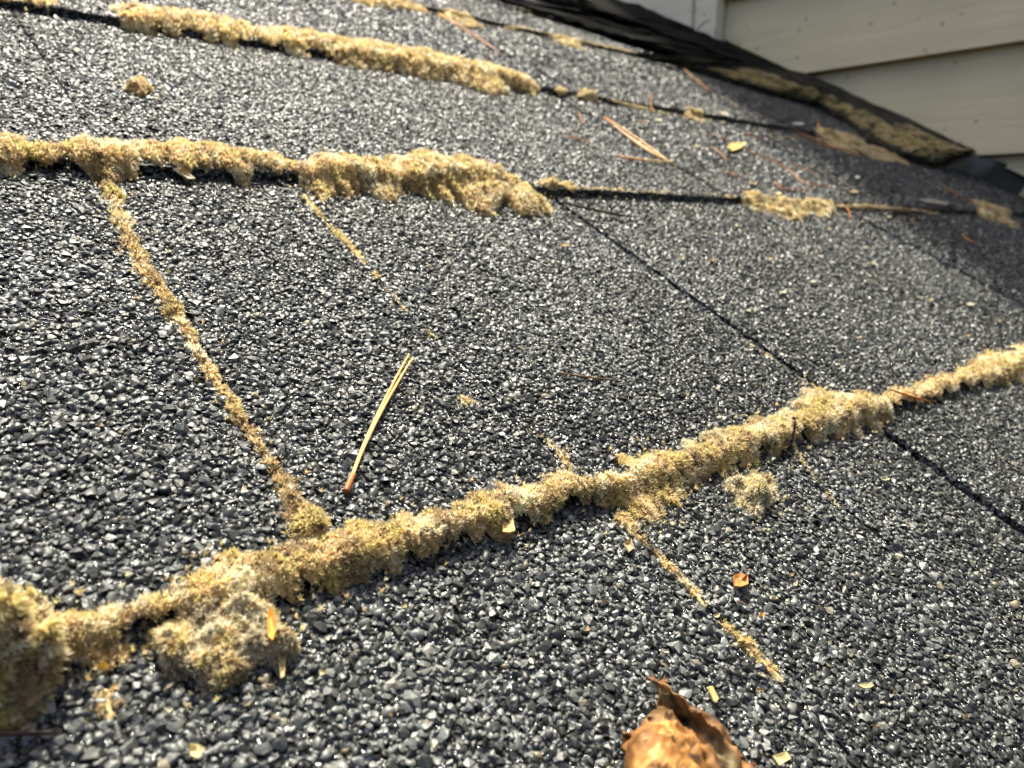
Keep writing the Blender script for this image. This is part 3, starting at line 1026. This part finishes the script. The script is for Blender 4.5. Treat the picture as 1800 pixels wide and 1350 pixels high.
needle('rust needle hanging off the mossy flashing', [[(1180, 97), (1208, 128), (1250, 162)], [(1182, 98), (1215, 131), (1248, 158)]], (0.6, 0.4, 0.2), RUST, 0.0006)
needle('long thin red needle with a kink on the third course shingle', [[(1250, 234), (1310, 262), (1382, 294), (1405, 315), (1430, 330)]], RUST, ORNG, 0.00045)
needle('long orange needle curving along shadowed shingle towards soil heap', [[(1332, 199), (1400, 230), (1460, 258), (1512, 276)]], RUST, ORNG, 0.0006)
needle('looped golden needle at the soil heap', [[(1438, 208), (1445, 226), (1475, 235)], [(1450, 248), (1478, 246), (1510, 274)]], ORNG, GOLD, 0.0006)
needle('short orange needle crossing the narrow end of the foreground moss', [[(1562, 686), (1600, 696), (1636, 706)]], ORNG, RUST, 0.0004, lift=[0.0045, 0.0045, 0.002])
needle('rusty needle along the joint at the right edge', [[(1650, 320), (1690, 345), (1760, 375)]], (0.5, 0.3, 0.14), RUST, 0.0006)
needle('short rusty needle by the flat dusty crumb', [[(1470, 355), (1490, 368), (1493, 385)]], ORNG, RUST, 0.0005)
BLK, BL2 = (0.03, 0.022, 0.015), (0.07, 0.04, 0.02)
needle('thin dark twig sticking out right of the golden cushion', [[(985, 355), (1040, 368), (1108, 382)]], (0.09, 0.05, 0.02), BLK, 0.0006, name='twig', cat='twig', lift=[0.004, 0.003, 0.0015])
needle('black sliver lying at the far right end of second course', [[(1570, 374), (1620, 370), (1680, 362)]], BLK, BLK, 0.0012, name='twig', cat='twig')
needle('tiny black stem standing in the foreground moss', [[(1393, 772), (1396, 755), (1398, 740)]], BLK, BLK, 0.0003, name='twig', cat='twig', lift=[0.004, 0.006, 0.008])
needle('blurred dark twig at the lower left edge', [[(-40, 1290), (30, 1288), (100, 1287)]], (0.10, 0.04, 0.02), BLK, 0.0004, name='twig', cat='twig')
needle('faint brown stem pressed on the central shingle', [[(985, 655), (1040, 664), (1085, 668)]], (0.2, 0.13, 0.06), (0.12, 0.07, 0.03), 0.0003, name='twig', cat='twig', lift=[.001] * 3)
p0 = on_wall(1225, 52, XW - 0.024)
p1 = on_wall(1248, 35, XW - 0.05)
t = roof_empty('twig', p0, 'thin dark twig leaning against the white corner trim', 'twig')
V, fc = tube(np.linspace(p0, p1, 8) + np.c_[np.zeros(8), np.zeros(8), 0.002 * np.sin(np.linspace(0, 3.14, 8))], np.linspace(0.0008, 0.0005, 8))
part('stem', V, fc, M_DARK, t, p0)


def flake(label, poly, col, seed, h=0.0012, thick=0.0003, curl=0.0008, name='flake', cat='flake', group=None, tilt=0.0):
    """thin chip with a traced outline, slightly curled"""
    g = np.random.default_rng(seed)
    pr = np.array([on_roof(u, v) for u, v in poly])
    c = pr.mean(0)
    n = len(pr)
    ring = []
    zc = float(surf(c[1]))
    for s in (1.0, 0.55):
        q = c + (pr - c) * s
        q[:, 2] = np.clip(surf(q[:, 1]), zc - 0.0006, zc + 0.0006) + h + curl * (s ** 2) * g.uniform(0.2, 1.2, n) + tilt * (q[:, 1] - c[1])
        ring.append(q)
    cc = c.copy()
    cc[2] = surf(c[1]) + h
    top = np.concatenate(ring + [cc[None]])
    bot = top - np.array([0, 0, thick])
    m = len(top)
    fc = []
    for j in range(n):
        k = (j + 1) % n
        f = [(j, k, n + k, n + j), (n + j, n + k, 2 * n)]
        for x in f:
            fc += [x, tuple(i + m for i in x[::-1])]
        fc.append((j, j + m, k + m, k))
    V = np.concatenate([top, bot])
    colr = np.array(col) * g.uniform(0.7, 1.2, (len(V), 1))
    return roof_mesh(name, V, fc, M_DEAD, c, label, cat, group, col=np.clip(colr, 0, .9))


flake('pale straw flake leaning on the foreground moss strip', [(876, 908), (888, 905), (896, 955), (884, 962), (874, 958)], (0.72, 0.52, 0.22), 1, h=0.003, curl=0.0006)
flake('orange-brown bark flake on the lower right shingle', [(1282, 1022), (1294, 1018), (1300, 1026), (1308, 1020), (1306, 1040), (1292, 1046), (1284, 1040)], (0.62, 0.30, 0.09), 2, curl=0.0012)
flake('small straw splinter just above the brown leaf', [(1238, 1217), (1245, 1216), (1254, 1242), (1247, 1245)], (0.72, 0.58, 0.2), 3)
flake('yellow flake on the red needle', [(1275, 265), (1282, 258), (1308, 258), (1300, 266), (1284, 272)], (0.78, 0.58, 0.2), 4, h=0.002)
flake('orange flake stuck in the dry moss chunk', [(460, 1122), (468, 1112), (476, 1150), (470, 1168), (462, 1160)], (0.80, 0.42, 0.06), 5, h=0.0048, curl=0.0006)
flake('pale stalk end poking from under dry moss chunk', [(486, 1165), (500, 1165), (497, 1202), (490, 1205)], (0.62, 0.5, 0.24), 6, h=0.0012)
flake('cream papery flake beside the second course moss at left', [(303, 308), (318, 310), (342, 330), (330, 328)], (0.8, 0.68, 0.45), 7, h=0.002)
flake('yellow fleck on the brown moss crumbs', [(170, 1195), (182, 1188), (190, 1194), (184, 1202)], (0.75, 0.58, 0.15), 8, h=0.0022)
flake('whitish smear-like flake at the far right', [(1612, 354), (1635, 352), (1668, 360), (1660, 364), (1625, 359)], (0.36, 0.34, 0.28), 9, h=0.0012, curl=.0004)
flake('cream lichen chip on lower left granules', [(330, 1325), (345, 1320), (358, 1332), (346, 1345), (332, 1342)], (0.72, 0.62, 0.33), 10)
flake('cream chip by the bottom edge, right of the leaf', [(1350, 1338), (1372, 1332), (1380, 1345), (1362, 1354)], (0.7, 0.6, 0.3), 11)
flake('pale bit of grit right of yellow-green strip below joint at right', [(1090, 965), (1102, 960), (1110, 972), (1100, 980)], (0.62, 0.48, 0.25), 12)

for i, (u, v, w, h, c, lab) in enumerate([
        (1505, 600, 12, 4, (0.5, 0.42, 0.25), 'pale flake low on the right shingle above the foreground moss'),
        (1632, 532, 10, 5, (0.6, 0.5, 0.28), 'pale flake below the far right joint'),
        (1702, 540, 14, 6, (0.66, 0.58, 0.4), 'cream flake near the right edge, above the narrow moss'),
        (1695, 596, 14, 5, (0.6, 0.5, 0.3), 'tan flake just above the narrow moss at right'),
        (1550, 850, 20, 8, (0.55, 0.5, 0.33), 'pale smudge flake right of the torn tuft'),
        (1505, 315, 10, 8, (0.75, 0.72, 0.6), 'white grain on the shaded shingle by the soil heap'),
        (1500, 341, 24, 5, (0.66, 0.52, 0.3), 'pale stick flake above the second course at right'),
        (1155, 215, 16, 6, (0.55, 0.5, 0.36), 'pale flake beside the orange needle bundle'),
        (1402, 221, 22, 7, (0.6, 0.57, 0.48), 'whitish flake in the shade near the flashing'),
        (1270, 203, 16, 7, (0.55, 0.48, 0.34), 'pale flake on the third course edge'),
        (1365, 345, 14, 7, (0.7, 0.58, 0.36), 'cream flake on the dusty second course crumbs'),
        (990, 438, 26, 5, (0.5, 0.36, 0.18), 'thin brown flake below the golden cushion'),
        (1385, 1020, 10, 8, (0.5, 0.4, 0.2), 'brown grain right of the orange bark flake'),
        (1330, 1092, 12, 8, (0.66, 0.42, 0.15), 'small orange grain beside the stubby moss line'),
        (1512, 1215, 28, 12, (0.5, 0.45, 0.25), 'dull yellow flake on the lower right shingle')]):
    a = np.linspace(0, 6.283, 7, endpoint=False)
    gg = np.random.default_rng(300 + i)
    flake(lab, [(u + w / 2 * math.cos(x) * gg.uniform(.6, 1.1), v + h / 2 * math.sin(x) * gg.uniform(.6, 1.1)) for x in a], c, 320 + i, h=0.0014, curl=.0005)

# thin lines of debris caught on the far seams
for i, (pts, lab) in enumerate([
        ([(1010, 337, 5), (1060, 341, 9), (1110, 342, 4), (1170, 346, 8), (1230, 348, 4), (1290, 352, 7)], 'thin tan debris line along the second course edge'),
        ([(1460, 366, 6), (1520, 368, 9), (1580, 371, 4), (1650, 376, 7)], 'thin tan debris line at the far right of second course'),
        ([(1065, 180, 5), (1120, 190, 7), (1180, 200, 4), (1250, 211, 8)], 'thin tan debris line along the third course edge'),
        ([(860, 45, 5), (930, 55, 8), (1000, 68, 5), (1080, 84, 9), (1150, 102, 6)], 'crumbly debris line along the topmost visible course edge'),
        ([(1590, 298, 4), (1650, 330, 7), (1690, 352, 5)], 'debris line in the joint below the flashing end'),
        ([(1250, 158, 4), (1290, 182, 6), (1325, 202, 4)], 'faint debris line in the shaded joint under the flashing'),
        ([(1420, 285, 4), (1470, 312, 7), (1510, 338, 4)], 'faint debris line in the joint above second course at right')]):
    line_moss(lab, [(u, v + 2, w * 0.55 if k % 2 else 1.2) for k, (u, v, w) in enumerate(pts)], 400 + i, density=6, length=0.0008, mix=(0.05, 0.5, 0.85), kh=0.22, name='debris_line', dark=np.array((0.34, 0.26, 0.15)))
needle('curved pale needle on the shaded shingle by the soil heap', [[(1370, 243), (1385, 241), (1398, 248)]], (0.6, 0.42, 0.2), (0.5, 0.36, 0.18), 0.0005)
needle('rust needle lying under the looped golden needle', [[(1395, 236), (1440, 254), (1490, 262)]], RUST, ORNG, 0.0005)
needle('faint orange needle above the flat dusty crumb', [[(1365, 330), (1400, 334), (1432, 331)]], RUST, (0.4, 0.22, 0.1), 0.0004)

for i, (u, v, lf, lab) in enumerate([(655, 318, 0.004, 'black seed on the tan cushion of the second course'), (1492, 722, 0.0042, 'round black seed on the foreground moss at right'),
                                     (1392, 742, 0.0042, 'dark chip on foreground moss beside the black stem'), (806, 958, 0.0035, 'black grain at lower rim of the foreground moss')]):
    c = on_roof(u, v, lf)
    sv, sf = SHAPES[i]
    roof_mesh('seed', c + sv * 0.00075, [tuple(f) for f in sf.tolist()], M_DARK, c, lab, 'seed')

# scattered specks, which nothing tells apart
g = np.random.default_rng(77)
n_speck = 0
while n_speck < 92:
    u, v = g.uniform(20, 1780), g.uniform(60, 1330)
    if n_speck >= 62:
        u, v = g.uniform(1180, 1790), g.uniform(190, 470)
    if v < 0.42 * (u - 900) + 40 and u > 900:
        continue
    pr = on_roof(u, v)
    d = depth(pr)
    if d > 0.75 or d < 0.05 or np.abs(YB - pr[1]).min() < 0.006:
        continue
    dens = 0.25 + 0.75 * (u > 1100)
    if g.uniform() > dens:
        continue
    s = g.uniform(0.0004, 0.0009) * (1 + 0.9 * (d > 0.25)) * F / d
    n = 6
    an = np.sort(g.uniform(0, 6.28, n))
    el_ = g.uniform(0.35, 1)
    q = [(u + s * math.cos(a) * g.uniform(.7, 1), v + s * el_ * 0.6 * math.sin(a)) for a in an]
    c = [(0.6, 0.52, 0.3), (0.48, 0.36, 0.19), (0.58, 0.55, 0.40), (0.42, 0.24, 0.1)][g.choice(4, p=[.4, .25, .25, .1])]
    flake('tiny pale plant speck lying among the granules', q, c, 500 + n_speck, h=0.0013, thick=.0002, curl=.0004, name='litter_speck', cat='litter', group='pale specks scattered over the shingles')
    n_speck += 1

k = 0
while k < 12:
    u, v = g.uniform(1000, 1780), g.uniform(70, 430)
    if v < 0.42 * (u - 900) + 60 or v > 0.3 * (u - 900) + 260:
        continue
    L_, a = g.uniform(18, 55), g.normal(0.5, 0.35)
    du, dv_ = L_ * math.cos(a), L_ * math.sin(a)
    needle('short rusty needle fragment scattered on the upper right shingles', [[(u - du / 2, v - dv_ / 2), (u + g.normal(0, 3), v + g.normal(0, 2)), (u + du / 2, v + dv_ / 2)]],
           ORNG, RUST, 0.0004, group='needle fragments on the upper right shingles')
    k += 1

# ------------------------------------------------------------------ curled dead leaf at the bottom edge
NET = [
    [(1147, 1189, 2.6), (1144, 1187, 2.8), (1146, 1192, 2.4), (1149, 1197, 2.0)] + [(1149, 1197, 2.0)] * 4,
    [(1182, 1213, 3.2), (1178, 1209, 4.0), (1170, 1217, 3.0), (1160, 1226, 1.6)] + [(1160, 1226, 1.5)] * 4,
    [(1222, 1245, 3.0), (1208, 1238, 5.0), (1200, 1248, 3.0), (1190, 1258, 1.2), (1180, 1262, 1.6), (1168, 1264, 2.0), (1155, 1266, 1.6), (1140, 1270, 0.8)],
    [(1255, 1278, 2.5), (1235, 1262, 5.2), (1222, 1270, 3.0), (1208, 1280, 1.0), (1190, 1282, 3.5), (1165, 1272, 5.0), (1128, 1275, 3.8), (1112, 1290, 1.0)],
    [(1290, 1312, 2.0), (1268, 1288, 5.0), (1252, 1294, 3.6), (1238, 1302, 2.5), (1205, 1306, 5.0), (1160, 1305, 6.5), (1112, 1305, 4.0), (1101, 1318, 1.0)],
    [(1322, 1352, 1.5), (1300, 1325, 4.5), (1280, 1330, 4.0), (1262, 1336, 3.8), (1215, 1340, 6.0), (1165, 1345, 7.0), (1112, 1345, 4.0), (1100, 1352, 1.0)],
    [(1350, 1400, 1.0), (1330, 1375, 3.5), (1305, 1380, 4.0), (1280, 1385, 4.2), (1225, 1392, 6.0), (1170, 1395, 6.5), (1118, 1395, 4.0), (1102, 1400, 1.0)],
    [(1370, 1450, 0.6), (1350, 1430, 2.0), (1320, 1435, 2.6), (1290, 1440, 3.0), (1235, 1445, 4.0), (1180, 1448, 4.0), (1125, 1450, 2.4), (1110, 1452, 0.6)]]
net = np.array([[on_roof(u, v, h * 0.001 + 0.0008) for u, v, h in r] for r in NET])
A = net[3, 3] * np.array([1, 1, 0])


def refine(a, axis):
    a = np.moveaxis(a, axis, 0)
    ext = np.concatenate([2 * a[:1] - a[1:2], a, 2 * a[-1:] - a[-2:-1]])
    mid = (-ext[:-3] + 9 * ext[1:-2] + 9 * ext[2:-1] - ext[3:]) / 16
    out = np.empty((2 * len(a) - 1,) + a.shape[1:])
    out[::2], out[1::2] = a, mid
    return np.moveaxis(out, 0, axis)


for _ in range(3):
    net = refine(refine(net, 0), 1)
nt_, ns_ = net.shape[:2]
Vl = net.reshape(-1, 3)
nA, nB = Noise(900, 0.006, 3), Noise(901, 0.0022, 3)
Vl = Vl + np.array([0, 0, 1.0]) * (0.00045 * nA(Vl) + 0.00012 * nB(Vl))[:, None]
Vl[:, :2] += (np.stack([nB(Vl + 1.1), nB(Vl + 1.7)], 1) * 0.0005) * (np.tile(np.abs(np.linspace(-1, 1, ns_)) > 0.93, nt_))[:, None]
col_u = np.tile(np.linspace(0, 1, ns_), nt_)
row_u = np.repeat(np.linspace(0, 1, nt_), ns_)
q = 0.5 * nA(Vl + 0.4) + 0.35 * nB(Vl + 0.2)
outer, inner, body = np.array((0.24, 0.11, 0.04)), np.array((0.17, 0.14, 0.06)), np.array((0.42, 0.19, 0.055))
wi = np.clip(1 - np.abs(col_u - 0.30) / 0.14, 0, 1)[:, None]
wb = np.clip((col_u - 0.42) / 0.12, 0, 1)[:, None]
Cl = outer * (1 - wi) * (1 - wb) + inner * wi * (1 - wb) + body * wb
Cl = Cl * (1 + 0.45 * q[:, None]) + np.clip(q - 0.15, 0, 1)[:, None] * np.array((0.30, 0.2, 0.07)) * wb
spot = np.clip(nA(Vl * 1.3 + 0.9) - 0.5, 0, 1)[:, None] * 1.2
Cl = Cl * (1 - 0.75 * np.clip(spot, 0, 1))
rim = np.clip(1 - (row_u - 0.28) / 0.12, 0, 1)[:, None] * wb
Cl = Cl * (1 - 0.7 * rim) + 0.7 * rim * np.array((0.12, 0.07, 0.03))
ridge = np.clip(1 - np.abs(col_u - 0.143) / 0.03, 0, 1)[:, None]
Cl = Cl * (1 - 0.6 * ridge) + 0.6 * ridge * np.array((0.55, 0.30, 0.10))
vn = np.exp(-(np.abs(np.sin((col_u * 5.0 + row_u * 3.2) * math.pi)) / 0.10) ** 2)[:, None] * wb
Cl = Cl * (1 - 0.4 * vn)
Cl = np.clip(Cl, 0.01, 0.9)
fq = [(i * ns_ + j, i * ns_ + j + 1, (i + 1) * ns_ + j + 1, (i + 1) * ns_ + j) for i in range(nt_ - 1) for j in range(ns_ - 1)]
leaf = roof_mesh('dead_leaf', Vl, fq, M_DEAD, A, 'curled orange-brown dead leaf at the bottom edge', 'leaf', smooth=True, col=Cl)
sm = leaf.modifiers.new('thickness', 'SOLIDIFY')
sm.thickness = 0.00025
print('granules', NG, 'tris', sum(len(o.data.polygons) for o in bpy.data.objects if o.type == 'MESH'))
